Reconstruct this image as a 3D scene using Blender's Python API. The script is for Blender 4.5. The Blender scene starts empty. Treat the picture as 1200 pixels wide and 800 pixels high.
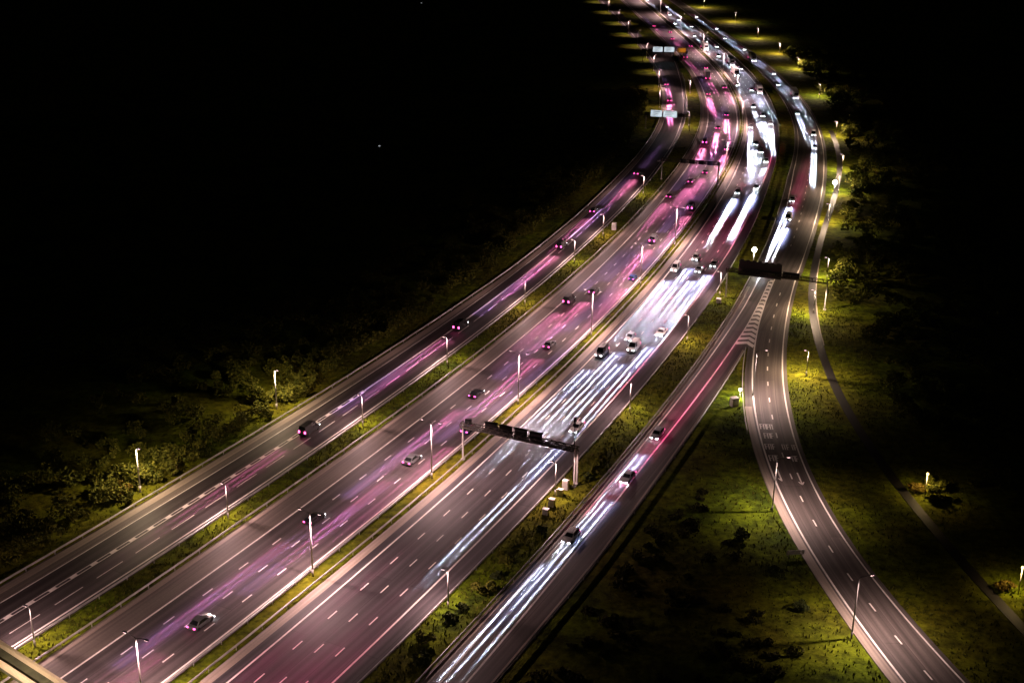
import bpy, math, random
import numpy as np
from mathutils import Vector, Matrix
R = math.radians
random.seed(11)
rng = np.random.default_rng(5)
scene = bpy.context.scene
col = scene.collection

# ------------------------------------------------------------------ camera, sky, moon, exposure
CAM_H = 116.02
cam_d = bpy.data.cameras.new('camera')
cam = bpy.data.objects.new('camera', cam_d); col.objects.link(cam)
cam.matrix_world = (Matrix.Translation((0, 0, CAM_H)) @ Matrix.Rotation(R(90 - 21.174), 4, 'X') @ Matrix.Rotation(0.015, 4, 'Z'))
cam_d.sensor_fit = 'HORIZONTAL'; cam_d.sensor_width = 36.0
cam_d.lens = 1516.39 / 1200 * 36.0
cam_d.clip_start = 1.0; cam_d.clip_end = 12000
scene.camera = cam

world = bpy.data.worlds.new('World'); scene.world = world; world.use_nodes = True
wn = world.node_tree.nodes; wl = world.node_tree.links
for n in list(wn): wn.remove(n)
sky = wn.new('ShaderNodeTexSky'); sky.sky_type = 'NISHITA'; sky.sun_disc = False
sky.sun_elevation = R(-9); sky.sun_rotation = R(215)
bg = wn.new('ShaderNodeBackground'); bg.inputs['Strength'].default_value = 0.05
wo = wn.new('ShaderNodeOutputWorld')
wl.new(sky.outputs[0], bg.inputs[0]); wl.new(bg.outputs[0], wo.inputs[0])

moon_d = bpy.data.lights.new('moon', 'SUN'); moon_d.energy = 0.0012; moon_d.angle = R(0.5); moon_d.color = (0.8, 0.87, 1.0)
moon = bpy.data.objects.new('moon', moon_d); col.objects.link(moon); moon.rotation_euler = (R(48), 0, R(-35))

vs = scene.view_settings
scene.display_settings.display_device = 'sRGB'
vs.view_transform = 'Standard'; vs.look = 'None'; vs.gamma = 1.0; vs.exposure = 3.0; vs.use_curve_mapping = False
cy = scene.cycles
cy.use_denoising = True
try: cy.denoiser = 'OPENIMAGEDENOISE'
except Exception: pass
cy.max_bounces = 4; cy.diffuse_bounces = 2; cy.glossy_bounces = 2; cy.transparent_max_bounces = 4
cy.sample_clamp_indirect = 4.0; cy.sample_clamp_direct = 0.0
cy.use_light_tree = True
cy.caustics_reflective = False; cy.caustics_refractive = False

STREET_POWER = 1950.0
STREET_COL = (1.0, 0.615, 0.590)
HEAD_GAIN = 24.0
TAIL_GAIN = 0.16

# ------------------------------------------------------------------ small helpers
ORD = ('nearest second third fourth fifth sixth seventh eighth ninth tenth eleventh twelfth thirteenth fourteenth fifteenth '
       'sixteenth seventeenth eighteenth nineteenth twentieth twenty-first twenty-second twenty-third twenty-fourth twenty-fifth '
       'twenty-sixth twenty-seventh twenty-eighth twenty-ninth thirtieth thirty-first thirty-second').split()

def tag(o, label=None, cat=None, group=None, kind=None):
    if label: o['label'] = label
    if cat: o['category'] = cat
    if group: o['group'] = group
    if kind: o['kind'] = kind
    return o

def empty(name, loc=(0, 0, 0), rz=0.0):
    o = bpy.data.objects.new(name, None); col.objects.link(o)
    o.empty_display_size = 0.5
    o.location = loc; o.rotation_euler = (0, 0, rz)
    return o

def copy_tree(o, parent=None):
    c = o.copy(); col.objects.link(c)
    if parent is not None: c.parent = parent
    for ch in o.children: copy_tree(ch, c)
    return c

class MB:
    def __init__(s): s.v = []; s.f = []; s.uv = []; s.mi = []
    def face(s, pts, uv=None, mi=0):
        b = len(s.v); s.v.extend([tuple(p) for p in pts]); s.f.append(tuple(range(b, b + len(pts))))
        s.uv.append(uv); s.mi.append(mi)
    def box(s, c, d, rz=0.0, taper=1.0, mi=0):
        hx, hy, hz = d[0] / 2, d[1] / 2, d[2] / 2
        ca, sa = math.cos(rz), math.sin(rz); b = len(s.v)
        for z, k in ((-hz, 1.0), (hz, taper)):
            for x, y in ((-hx, -hy), (hx, -hy), (hx, hy), (-hx, hy)):
                x *= k; y *= k
                s.v.append((c[0] + x * ca - y * sa, c[1] + x * sa + y * ca, c[2] + z))
        for q in ((3, 2, 1, 0), (4, 5, 6, 7), (0, 1, 5, 4), (1, 2, 6, 5), (2, 3, 7, 6), (3, 0, 4, 7)):
            s.f.append(tuple(b + i for i in q)); s.uv.append(None); s.mi.append(mi)
    def tube(s, a, b_, r0, r1=None, n=8, cap=True, mi=0):
        r1 = r0 if r1 is None else r1
        a = Vector(a); b_ = Vector(b_); d = (b_ - a).normalized()
        u = d.orthogonal().normalized(); w = d.cross(u); k = len(s.v)
        for p, r in ((a, r0), (b_, r1)):
            for i in range(n):
                t = 2 * math.pi * i / n
                s.v.append(tuple(p + (u * math.cos(t) + w * math.sin(t)) * r))
        for i in range(n):
            j = (i + 1) % n
            s.f.append((k + i, k + j, k + n + j, k + n + i)); s.uv.append(None); s.mi.append(mi)
        if cap:
            s.f.append(tuple(k + n + i for i in range(n))); s.uv.append(None); s.mi.append(mi)
            s.f.append(tuple(k + n - 1 - i for i in range(n))); s.uv.append(None); s.mi.append(mi)
    def loft(s, rings, caps=True, mi=0):
        k = len(s.v); n = len(rings[0])
        for r in rings: s.v.extend([tuple(p) for p in r])
        for a in range(len(rings) - 1):
            for i in range(n):
                j = (i + 1) % n
                s.f.append((k + a * n + i, k + a * n + j, k + (a + 1) * n + j, k + (a + 1) * n + i)); s.uv.append(None); s.mi.append(mi)
        if caps:
            s.f.append(tuple(k + n - 1 - i for i in range(n))); s.uv.append(None); s.mi.append(mi)
            s.f.append(tuple(k + (len(rings) - 1) * n + i for i in range(n))); s.uv.append(None); s.mi.append(mi)
    def mesh(s, name, mats, smooth=False):
        me = bpy.data.meshes.new(name)
        me.from_pydata(s.v, [], s.f)
        if any(u is not None for u in s.uv):
            lay = me.uv_layers.new(name='UVMap'); i = 0
            for f, u in zip(s.f, s.uv):
                for k in range(len(f)):
                    lay.data[i].uv = u[k] if u is not None else (0, 0); i += 1
        for m in (mats if isinstance(mats, (list, tuple)) else [mats]): me.materials.append(m)
        if any(s.mi): me.polygons.foreach_set('material_index', s.mi)
        if smooth: me.polygons.foreach_set('use_smooth', [True] * len(me.polygons))
        me.update()
        return me
    def build(s, name, mats, parent=None, smooth=False):
        o = bpy.data.objects.new(name, s.mesh(name, mats, smooth)); col.objects.link(o)
        if parent is not None: o.parent = parent
        return o

def spline(x, y):
    x = np.array(x, float); y = np.array(y, float)
    n = len(x); h = np.diff(x); A = np.zeros((n, n)); b = np.zeros(n); A[0, 0] = A[-1, -1] = 1
    for i in range(1, n - 1):
        A[i, i - 1] = h[i - 1]; A[i, i] = 2 * (h[i - 1] + h[i]); A[i, i + 1] = h[i]
        b[i] = 6 * ((y[i + 1] - y[i]) / h[i] - (y[i] - y[i - 1]) / h[i - 1])
    M = np.linalg.solve(A, b)
    def f(t):
        t = np.asarray(t, float); i = np.clip(np.searchsorted(x, t) - 1, 0, n - 2); d = t - x[i]
        return y[i] + d * ((y[i + 1] - y[i]) / h[i] - h[i] * (2 * M[i] + M[i + 1]) / 6) + d * d * M[i] / 2 + d ** 3 * (M[i + 1] - M[i]) / (6 * h[i])
    return f

def table(pairs):                       # smooth-ish offset table (pchip-like by linear then eased)
    xs = np.array([p[0] for p in pairs], float); ys = np.array([p[1] for p in pairs], float)
    return lambda y: float(np.interp(y, xs, ys))

# ------------------------------------------------------------------ the motorway's alignment
# the reference line is the left edge line of the outbound carriageway: x as a function of y
KY = [60, 150, 170, 200, 230, 260, 300, 340, 380, 420, 460, 500, 560, 620, 680, 740, 820, 900, 980, 1060, 1150, 1300, 1500]
KX = [-119.3, -70.8, -60.2, -44.9, -30.2, -16.2, 1.4, 17.6, 32.4, 46, 58.4, 69.7, 83.4, 91.6, 95.5, 96, 93.5, 90, 86.5, 82, 75, 60, 35]
XA = spline(KY, KX)
def heading(y): return math.atan(float(XA(y + .5) - XA(y - .5)))
def at(y, o, z=0.0):
    a = heading(y)
    return Vector((float(XA(y)) + o * math.cos(a), y - o * math.sin(a), z))
SY = np.arange(60, 1480, 0.5)
SX = XA(SY); SS = np.concatenate([[0], np.cumsum(np.hypot(np.diff(SX), np.diff(SY)))])
def s_of(y): return float(np.interp(y, SY, SS))
def y_of(s): return float(np.interp(s, SS, SY))

AR = table([(60, 13.7), (320, 13.6), (410, 13.2), (620, 13.0), (1480, 13.0)])
BS = table([(60, 18.4), (230, 18.2), (320, 17.2), (400, 16.6), (470, 16.0), (1480, 15.6)])
BL = table([(60, 22.4), (170, 22.0), (230, 21.5), (314, 20.3), (390, 19.5), (473, 18.8), (520, 18.0), (570, 17.2), (1480, 16.6)])
BR = table([(60, 36.0), (177, 35.5), (208, 35.0), (305, 33.0), (392, 32.0), (477, 30.2), (520, 29.5), (570, 28.8), (1480, 28.6)])
BE = table([(60, 39.4), (185, 39.1), (300, 37.2), (345, 36.5), (420, 34.2), (480, 32.2), (560, 30.6), (1480, 30.2)])
SRL = table([(60, 47.5), (181, 46.7), (240, 45.8), (300, 44.7), (343, 43.6), (400, 41.6), (480, 38.3), (560, 37.6), (700, 36.4), (1480, 35.8)])
SL = table([(60, 51.0), (182, 49.4), (208, 48.1), (298, 46.6), (344, 46.0), (387, 44.5), (418, 43.5), (463, 40.8), (494, 39.6), (560, 39.0), (700, 37.5), (1480, 36.8)])
SR = table([(60, 54.6), (182, 52.9), (256, 50.4), (317, 49.9), (330, 49.8), (352, 49.0), (372, 48.0)])
SE = table([(60, 57.5), (185, 56.7), (219, 56.3), (250, 55.2), (315, 53.3), (320, 53.2)])
RRm = table([(354, 56.4), (371, 55.0), (401, 53.8), (438, 52.7), (461, 52.1), (496, 50.7), (548, 48.7), (618, 46.8), (700, 45.6), (800, 45.2), (900, 45.0), (1480, 44.6)])
PO = table([(60, -28.4), (172, -27.6), (220, -26.8), (314, -24.2), (349, -23.0), (400, -22.3), (500, -21.6), (640, -21.2), (690, -20.8), (820, -19.4), (900, -19.0), (1045, -20.0), (1480, -40)])
PL = table([(60, -24.2), (196, -23.5), (300, -21.8), (400, -20.0), (500, -19.6), (640, -19.2), (690, -18.8), (820, -17.4), (900, -17.0), (1045, -18.0), (1480, -38)])
PB = table([(60, -20.2), (215, -19.1), (255, -18.5), (330, -17.9), (420, -17.0)])
PD = lambda y: -15.6
PR = table([(60, -12.6), (161, -12.5), (214, -12.0), (300, -11.7), (409, -11.3), (464, -11.0), (556, -11.7), (640, -11.0), (700, -8.6), (760, -5.0), (800, -1.2), (830, 0)])
ARL = table([(60, -5.9), (208, -6.0), (284, -5.1), (330, -5.0), (400, -4.2), (480, -3.6), (620, -3.2), (820, -2.6), (1480, -2.4)])
# the exit ramp: its own plan curve
RY = [60, 100, 130, 150, 160, 180, 200, 220, 240, 260, 280, 300, 320, 340, 360, 380]
RLX = spline(RY, [88, 74.5, 66.6, 61.9, 59.6, 55.9, 53.3, 52.0, 52.1, 53.6, 56.4, 60.4, 65.3, 71.1, 77.5, 84.2])
RRX = spline(RY, [101, 86, 76.8, 71.4, 68.6, 63.9, 60.6, 59.0, 59.1, 60.7, 63.5, 67.4, 72.1, 77.4, 83.2, 89.3])
PAX = spline([60, 100, 130, 150, 160, 180, 200, 220, 240, 260, 280, 300, 320, 340, 360, 400, 440, 480, 520, 560, 640, 720, 800, 900, 1000],
             [106, 97, 91, 87.3, 85.3, 81.6, 78.6, 76.2, 74.7, 74.2, 74.8, 76.5, 79.2, 83.0, 87.8, 99.2, 111.5, 122.8, 131.5, 137.5, 146.5, 152, 152.5, 148.5, 144])

# ------------------------------------------------------------------ materials
def new_mat(name):
    m = bpy.data.materials.new(name); m.use_nodes = True
    n = m.node_tree.nodes; l = m.node_tree.links
    return m, n, l, n['Principled BSDF']

def plain(name, c, rough=0.6, metal=0.0, noise=0.0, scale=2.0):
    m, n, l, b = new_mat(name)
    b.inputs['Roughness'].default_value = rough; b.inputs['Metallic'].default_value = metal
    if noise:
        tc = n.new('ShaderNodeTexCoord'); nz = n.new('ShaderNodeTexNoise'); nz.inputs['Scale'].default_value = scale; nz.inputs['Detail'].default_value = 5
        rp = n.new('ShaderNodeValToRGB')
        rp.color_ramp.elements[0].position = 0.3; rp.color_ramp.elements[1].position = 0.72
        rp.color_ramp.elements[0].color = tuple(x * (1 - noise) for x in c) + (1,); rp.color_ramp.elements[1].color = tuple(min(1, x * (1 + noise)) for x in c) + (1,)
        l.new(tc.outputs['Object'], nz.inputs['Vector']); l.new(nz.outputs['Fac'], rp.inputs[0]); l.new(rp.outputs[0], b.inputs['Base Color'])
    else:
        b.inputs['Base Color'].default_value = tuple(c) + (1,)
    return m

def emit(name, c, strength):
    m, n, l, b = new_mat(name)
    b.inputs['Base Color'].default_value = (0.05, 0.05, 0.05, 1)
    b.inputs['Emission Color'].default_value = tuple(c) + (1,); b.inputs['Emission Strength'].default_value = strength
    try: m.cycles.emission_sampling = 'NONE'
    except Exception: pass
    return m

def math_node(n, l, op, a, b=None, c=None, clamp=False):
    k = n.new('ShaderNodeMath'); k.operation = op; k.use_clamp = clamp
    for i, v in enumerate((a, b, c)):
        if v is None: continue
        if isinstance(v, (int, float)): k.inputs[i].default_value = v
        else: l.new(v, k.inputs[i])
    return k.outputs[0]

def asphalt(name, base, lane0=None, lane_w=3.4, contrast=0.42):
    """UV = (metres across, metres along): wheel tracks, oil streaks, patches and resurfacing joints."""
    m, n, l, b = new_mat(name)
    uv = n.new('ShaderNodeUVMap'); uv.uv_map = 'UVMap'
    sp = n.new('ShaderNodeSeparateXYZ'); l.new(uv.outputs[0], sp.inputs[0])
    # long streaks
    mp = n.new('ShaderNodeMapping'); mp.inputs['Scale'].default_value = (2.2, 0.035, 1); l.new(uv.outputs[0], mp.inputs[0])
    st = n.new('ShaderNodeTexNoise'); st.inputs['Scale'].default_value = 1.0; st.inputs['Detail'].default_value = 4; l.new(mp.outputs[0], st.inputs['Vector'])
    # patches
    mp2 = n.new('ShaderNodeMapping'); mp2.inputs['Scale'].default_value = (0.09, 0.025, 1); l.new(uv.outputs[0], mp2.inputs[0])
    pt = n.new('ShaderNodeTexNoise'); pt.inputs['Scale'].default_value = 1.0; pt.inputs['Detail'].default_value = 3; l.new(mp2.outputs[0], pt.inputs['Vector'])
    # grain
    gr = n.new('ShaderNodeTexNoise'); gr.inputs['Scale'].default_value = 2.6; gr.inputs['Detail'].default_value = 6; gr.inputs['Roughness'].default_value = 0.75; l.new(uv.outputs[0], gr.inputs['Vector'])
    v = math_node(n, l, 'MULTIPLY_ADD', st.outputs['Fac'], 1.3, 0.35)
    v = math_node(n, l, 'MULTIPLY', v, math_node(n, l, 'MULTIPLY_ADD', pt.outputs['Fac'], 1.4, 0.30))
    v = math_node(n, l, 'MULTIPLY', v, math_node(n, l, 'MULTIPLY_ADD', gr.outputs['Fac'], 0.7, 0.65))
    if lane0 is not None:
        # lanes resurfaced in lengths, with a dark sealed joint round each
        cx = n.new('ShaderNodeCombineXYZ'); l.new(sp.outputs['Y'], cx.inputs[0]); l.new(math_node(n, l, 'SUBTRACT', sp.outputs['X'], lane0), cx.inputs[1])
        br = n.new('ShaderNodeTexBrick'); l.new(cx.outputs[0], br.inputs['Vector']); br.offset = 0.37; br.squash = 1.0
        for nm, val in (('Scale', 1.0), ('Mortar Size', 0.07), ('Mortar Smooth', 0.3), ('Bias', 0.0), ('Brick Width', 53.0), ('Row Height', lane_w)): br.inputs[nm].default_value = val
        br.inputs['Color1'].default_value = (.74, .74, .74, 1); br.inputs['Color2'].default_value = (1.22, 1.22, 1.22, 1); br.inputs['Mortar'].default_value = (.5, .5, .5, 1)
        v = math_node(n, l, 'MULTIPLY', v, br.outputs['Color'])
        ph = math_node(n, l, 'DIVIDE', math_node(n, l, 'SUBTRACT', sp.outputs['X'], lane0), lane_w / 2)
        cs = math_node(n, l, 'COSINE', math_node(n, l, 'MULTIPLY', ph, 2 * math.pi))
        v = math_node(n, l, 'MULTIPLY', v, math_node(n, l, 'MULTIPLY_ADD', cs, contrast * 0.5, 1.0))
    mx = n.new('ShaderNodeMix'); mx.data_type = 'RGBA'; mx.blend_type = 'MULTIPLY'; mx.inputs[0].default_value = 1.0
    mx.inputs[6].default_value = tuple(base) + (1,)
    cb = n.new('ShaderNodeCombineColor'); l.new(v, cb.inputs[0]); l.new(v, cb.inputs[1]); l.new(v, cb.inputs[2])
    l.new(cb.outputs[0], mx.inputs[7]); l.new(mx.outputs[2], b.inputs['Base Color'])
    b.inputs['Roughness'].default_value = 0.62
    b.inputs['Specular IOR Level'].default_value = 0.35
    bp = n.new('ShaderNodeBump'); bp.inputs['Strength'].default_value = 0.25; bp.inputs['Distance'].default_value = 0.05
    l.new(gr.outputs['Fac'], bp.inputs['Height']); l.new(bp.outputs[0], b.inputs['Normal'])
    return m

def grass_mat(name, ca, cb_, cc):
    m, n, l, b = new_mat(name)
    tc = n.new('ShaderNodeTexCoord')
    n1 = n.new('ShaderNodeTexNoise'); n1.inputs['Scale'].default_value = 0.11; n1.inputs['Detail'].default_value = 7; n1.inputs['Roughness'].default_value = 0.65
    n2 = n.new('ShaderNodeTexNoise'); n2.inputs['Scale'].default_value = 0.55; n2.inputs['Detail'].default_value = 6; n2.inputs['Roughness'].default_value = 0.7
    n3 = n.new('ShaderNodeTexNoise'); n3.inputs['Scale'].default_value = 0.03; n3.inputs['Detail'].default_value = 3
    for k in (n1, n2, n3): l.new(tc.outputs['Object'], k.inputs['Vector'])
    r1 = n.new('ShaderNodeValToRGB'); e = r1.color_ramp.elements
    e[0].position = 0.40; e[0].color = tuple(ca) + (1,); e[1].position = 0.61; e[1].color = tuple(cb_) + (1,)
    l.new(n1.outputs['Fac'], r1.inputs[0])
    mx = n.new('ShaderNodeMix'); mx.data_type = 'RGBA'; mx.inputs[7].default_value = tuple(cc) + (1,)
    l.new(r1.outputs[0], mx.inputs[6])
    l.new(math_node(n, l, 'MULTIPLY_ADD', n3.outputs['Fac'], 3.2, -1.2, clamp=True), mx.inputs[0])
    m2 = n.new('ShaderNodeMix'); m2.data_type = 'RGBA'; m2.blend_type = 'MULTIPLY'; m2.inputs[0].default_value = 1.0
    l.new(mx.outputs[2], m2.inputs[6])
    r2 = n.new('ShaderNodeValToRGB'); r2.color_ramp.elements[0].position = 0.32; r2.color_ramp.elements[0].color = (0.22, 0.22, 0.22, 1)
    r2.color_ramp.elements[1].position = 0.68; r2.color_ramp.elements[1].color = (1.5, 1.5, 1.5, 1)
    l.new(n2.outputs['Fac'], r2.inputs[0]); l.new(r2.outputs[0], m2.inputs[7])
    l.new(m2.outputs[2], b.inputs['Base Color'])
    b.inputs['Roughness'].default_value = 0.95; b.inputs['Specular IOR Level'].default_value = 0.08
    bp = n.new('ShaderNodeBump'); bp.inputs['Strength'].default_value = 0.9; bp.inputs['Distance'].default_value = 0.5
    l.new(n2.outputs['Fac'], bp.inputs['Height']); l.new(bp.outputs[0], b.inputs['Normal'])
    return m

def leaf_mat(name, ca, cb_):
    m, n, l, b = new_mat(name)
    g = n.new('ShaderNodeNewGeometry'); r = n.new('ShaderNodeValToRGB')
    r.color_ramp.elements[0].color = tuple(ca) + (1,); r.color_ramp.elements[1].color = tuple(cb_) + (1,)
    l.new(g.outputs['Random Per Island'], r.inputs[0]); l.new(r.outputs[0], b.inputs['Base Color'])
    b.inputs['Roughness'].default_value = 0.8; b.inputs['Specular IOR Level'].default_value = 0.15
    return m

M = {}
M['asphalt_a'] = asphalt('worn motorway asphalt', (0.074, 0.062, 0.062), 0.0, 3.42)
M['asphalt_b'] = asphalt('dark motorway asphalt', (0.056, 0.050, 0.054), 1.1, 3.3)
M['asphalt_p'] = asphalt('collector road asphalt', (0.050, 0.042, 0.042), -23.4, 3.8)
M['asphalt_s'] = asphalt('slip road asphalt', (0.082, 0.070, 0.066), 46.6, 3.3)
M['asphalt_r'] = asphalt('ramp asphalt', (0.098, 0.082, 0.074), 0.0, 3.5)
M['path'] = asphalt('footpath asphalt', (0.016, 0.014, 0.015))
M['shoulder'] = asphalt('pale hard shoulder asphalt', (0.125, 0.105, 0.092))
M['concrete'] = asphalt('pale concrete channel', (0.27, 0.225, 0.185))
M['paint'] = plain('worn white road paint', (0.74, 0.70, 0.66), 0.55, 0, 0.14, 1.1)
M['grass'] = grass_mat('rough olive grass', (0.030, 0.050, 0.004), (0.118, 0.172, 0.006), (0.132, 0.120, 0.008))
M['steel'] = plain('galvanised steel', (0.46, 0.44, 0.41), 0.45, 0.35, 0.12, 0.8)
M['pole'] = plain('galvanised lamp column', (0.42, 0.40, 0.38), 0.5, 0.1)
M['dark'] = plain('black painted steel', (0.018, 0.018, 0.020), 0.55)
M['gantry'] = plain('weathered gantry steel', (0.11, 0.095, 0.085), 0.55, 0.3, 0.2, 1.5)
M['cabinet'] = plain('pale equipment cabinet', (0.62, 0.58, 0.54), 0.5, 0, 0.08, 2)
M['stone'] = plain('pale rubble', (0.40, 0.35, 0.31), 0.9, 0, 0.3, 1.6)
M['parapet'] = plain('cream concrete parapet', (0.42, 0.34, 0.24), 0.8, 0, 0.12, 0.6)
M['deck'] = plain('mossy bridge deck', (0.055, 0.055, 0.030), 0.9, 0, 0.35, 0.7)
M['bark'] = plain('bark', (0.10, 0.075, 0.05), 0.9, 0, 0.3, 3)
M['leaf_a'] = leaf_mat('olive leaves', (0.045, 0.060, 0.008), (0.150, 0.150, 0.018))
M['leaf_b'] = leaf_mat('dark green leaves', (0.016, 0.028, 0.008), (0.060, 0.075, 0.018))
M['leaf_c'] = leaf_mat('yellowing leaves', (0.080, 0.060, 0.010), (0.19, 0.135, 0.02))
M['lens'] = emit('lamp lens', STREET_COL, 2.0)
M['glow'] = emit('white lamp globe', (1.0, 0.93, 0.72), 9.0)
M['head'] = emit('lit headlamp', (0.88, 0.93, 1.0), 8.0)
M['tail'] = emit('lit tail lamp', (1.0, 0.06, 0.30), 1.6)
M['sign_lit'] = emit('lit sign face', (0.78, 0.91, 1.0), 0.10)
M['sign_orange'] = emit('amber lit sign face', (1.0, 0.33, 0.02), 0.05)
M['glass'] = plain('dark car glass', (0.012, 0.014, 0.016), 0.08)
M['tyre'] = plain('black tyre', (0.016, 0.016, 0.016), 0.85)
CAR_COL = {'white': (0.74, 0.74, 0.73), 'silver': (0.42, 0.43, 0.45), 'grey': (0.13, 0.135, 0.14), 'black': (0.015, 0.015, 0.017),
           'blue': (0.03, 0.07, 0.22), 'red': (0.32, 0.02, 0.02)}
for k, c in CAR_COL.items():
    m = plain(k + ' car paint', c, 0.28, 0.15); m.node_tree.nodes['Principled BSDF'].inputs['Coat Weight'].default_value = 0.5
    M['car_' + k] = m

M['leaf_g'] = leaf_mat('tussock blades', (0.030, 0.034, 0.005), (0.150, 0.160, 0.020))
M['leaf_d'] = leaf_mat('bramble leaves', (0.018, 0.022, 0.005), (0.055, 0.055, 0.012))
# ------------------------------------------------------------------ ground and roads
def struct(o): o['kind'] = 'structure'; return o

mb = MB()
gx = np.concatenate([np.linspace(-3200, -260, 12), np.linspace(-220, 280, 101), np.linspace(330, 3200, 12)])
gy = np.concatenate([np.linspace(-900, 40, 6), np.linspace(60, 700, 130), np.linspace(730, 6500, 24)])
ver = [(float(x), float(y), -0.12) for y in gy for x in gx]
nxg = len(gx)
fac = [(j * nxg + i, j * nxg + i + 1, (j + 1) * nxg + i + 1, (j + 1) * nxg + i) for j in range(len(gy) - 1) for i in range(nxg - 1)]
mb.v = ver; mb.f = fac; mb.uv = [None] * len(fac); mb.mi = [0] * len(fac)
struct(mb.build('ground', M['grass']))

def ribbon(name, mat, lo, hi, y0, y1, z, step=8.0, cols=1, skirt=True, uoff=0.0):
    mb = MB(); s0, s1 = s_of(y0), s_of(y1); n = max(2, int((s1 - s0) / step)); ys = [y_of(s0 + (s1 - s0) * i / n) for i in range(n + 1)]
    rows = []
    for y in ys:
        a, b = lo(y), hi(y); rows.append([(at(y, a + (b - a) * c / cols, z), (a + (b - a) * c / cols - uoff, s_of(y))) for c in range(cols + 1)])
    for i in range(n):
        for c in range(cols):
            q = (rows[i][c], rows[i][c + 1], rows[i + 1][c + 1], rows[i + 1][c])
            mb.face([p[0] for p in q], [p[1] for p in q])
        if skirt:
            for c, flip in ((0, False), (cols, True)):
                p, r = rows[i][c][0], rows[i + 1][c][0]
                q = [p, r, r - Vector((0, 0, .3)), p - Vector((0, 0, .3))]
                mb.face(q if not flip else q[::-1], [(0, 0)] * 4)
    return struct(mb.build(name, mat))

off = lambda f, d: (lambda y: f(y) + d)
ribbon('collector_road', M['asphalt_p'], PO, off(PR, 1.2), 60, 830, 0.0)
ribbon('exit_slip', M['asphalt_p'], PO, lambda y: PL(y) + 5.4, 680, 1200, -0.006)
ribbon('outbound_carriageway', M['asphalt_a'], off(ARL, 0.2), off(AR, 0.9), 60, 1460, 0.004)
ribbon('inbound_carriageway', M['asphalt_b'], off(BS, 0.0), BE, 60, 1460, 0.0, uoff=20.4)
ribbon('slip_road', M['asphalt_s'], SRL, SE, 60, 319, 0.0)
ribbon('slip_road', M['asphalt_s'], SRL, lambda y: 53.2 + (RRm(372) + 1.0 - 53.2) * max(0, min(1, (y - 319) / 40.0)), 319, 372, 0.0)
ribbon('merging_carriageway', M['asphalt_s'], SRL, off(RRm, 1.2), 372, 1460, 0.0)
# concrete channels and hard strips beside the rails
ribbon('concrete_channel', M['concrete'], off(ARL, 0.3), off(ARL, 1.5), 60, 1200, 0.008, skirt=False)
ribbon('concrete_channel', M['concrete'], off(BS, 0.05), lambda y: BS(y) + 1.75, 60, 1300, 0.008, skirt=False)
ribbon('concrete_channel', M['concrete'], off(PO, 0.3), off(PO, 1.9), 60, 700, 0.008, skirt=False)
ribbon('concrete_channel', M['concrete'], off(SE, -0.75), off(SE, -0.1), 60, 316, 0.008, skirt=False)
ribbon('concrete_channel', M['concrete'], off(SRL, 0.3), off(SRL, 1.2), 60, 360, 0.008, skirt=False)

def free_ribbon(name, mat, fl, fr, y0, y1, z, step=5.0, skirt=True):
    mb = MB(); n = int((y1 - y0) / step); prev = None; s = 0.0; last = None
    for i in range(n + 1):
        y = y0 + (y1 - y0) * i / n; a = float(fl(y)); b = float(fr(y))
        if last: s += math.hypot((a + b) / 2 - last[0], y - last[1])
        last = ((a + b) / 2, y); w = b - a
        cur = (Vector((a, y, z)), Vector((b, y, z)), s, w)
        if prev:
            mb.face([prev[0], prev[1], cur[1], cur[0]], [(0, prev[2]), (prev[3], prev[2]), (cur[3], cur[2]), (0, cur[2])])
            if skirt:
                d = Vector((0, 0, .3))
                mb.face([prev[0], cur[0], cur[0] - d, prev[0] - d], [(0, 0)] * 4)
                mb.face([prev[1] - d, cur[1] - d, cur[1], prev[1]], [(0, 0)] * 4)
        prev = cur
    return struct(mb.build(name, mat))
free_ribbon('exit_ramp', M['asphalt_r'], lambda y: RLX(y) - 2.2 + max(0, (y - 240) / 100.0) * 1.0, lambda y: RRX(y) + 1.0, 70, 352, -0.004)
free_ribbon('concrete_channel', M['concrete'], lambda y: RLX(y) - 2.1, lambda y: RLX(y) - 0.55, 70, 262, 0.002, skirt=False)
def path_w(y): return 1.0
free_ribbon('footpath', M['path'], lambda y: PAX(y) - path_w(y), lambda y: PAX(y) + path_w(y), 60, 560, -0.03)
free_ribbon('concrete_channel', M['concrete'], lambda y: PAX(y) + path_w(y) + .02, lambda y: PAX(y) + path_w(y) + .26, 300, 372, -0.02, skirt=False)

ribbon('hard_shoulder', M['shoulder'], off(ARL, 1.5), lambda y: -0.25, 60, 1200, 0.008, skirt=False)
ribbon('hard_shoulder', M['shoulder'], off(PO, 1.9), off(PL, -0.2), 60, 700, 0.008, skirt=False)
# painted lines -------------------------------------------------------------
def line(mb, f, y0, y1, w, z=0.013, step=6.0):
    s0, s1 = s_of(y0), s_of(y1); n = max(1, int(round((s1 - s0) / step)))
    for i in range(n):
        ya, yb = y_of(s0 + (s1 - s0) * i / n), y_of(s0 + (s1 - s0) * (i + 1) / n)
        oa, ob = f(ya), f(yb)
        mb.face([at(ya, oa - w / 2, z), at(ya, oa + w / 2, z), at(yb, ob + w / 2, z), at(yb, ob - w / 2, z)])
def dashes(mb, f, y0, y1, w, on, period, z=0.013, phase=0.0):
    s = s_of(y0) + phase
    while s < s_of(y1):
        line(mb, f, y_of(s), y_of(s + on), w, z, step=on); s += period
PER = 9.36
mb = MB()
line(mb, lambda y: 0.0, 60, 1400, 0.32); line(mb, AR, 60, 1400, 0.32)
for k in (1, 2, 3): dashes(mb, (lambda k: lambda y: AR(y) * k / 4)(k), 160, 800, 0.22, 2.5, PER, phase=-1.2 + (0, 0.9, 1.6)[k - 1])
struct(mb.build('outbound_road_markings', M['paint']))
mb = MB()
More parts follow.
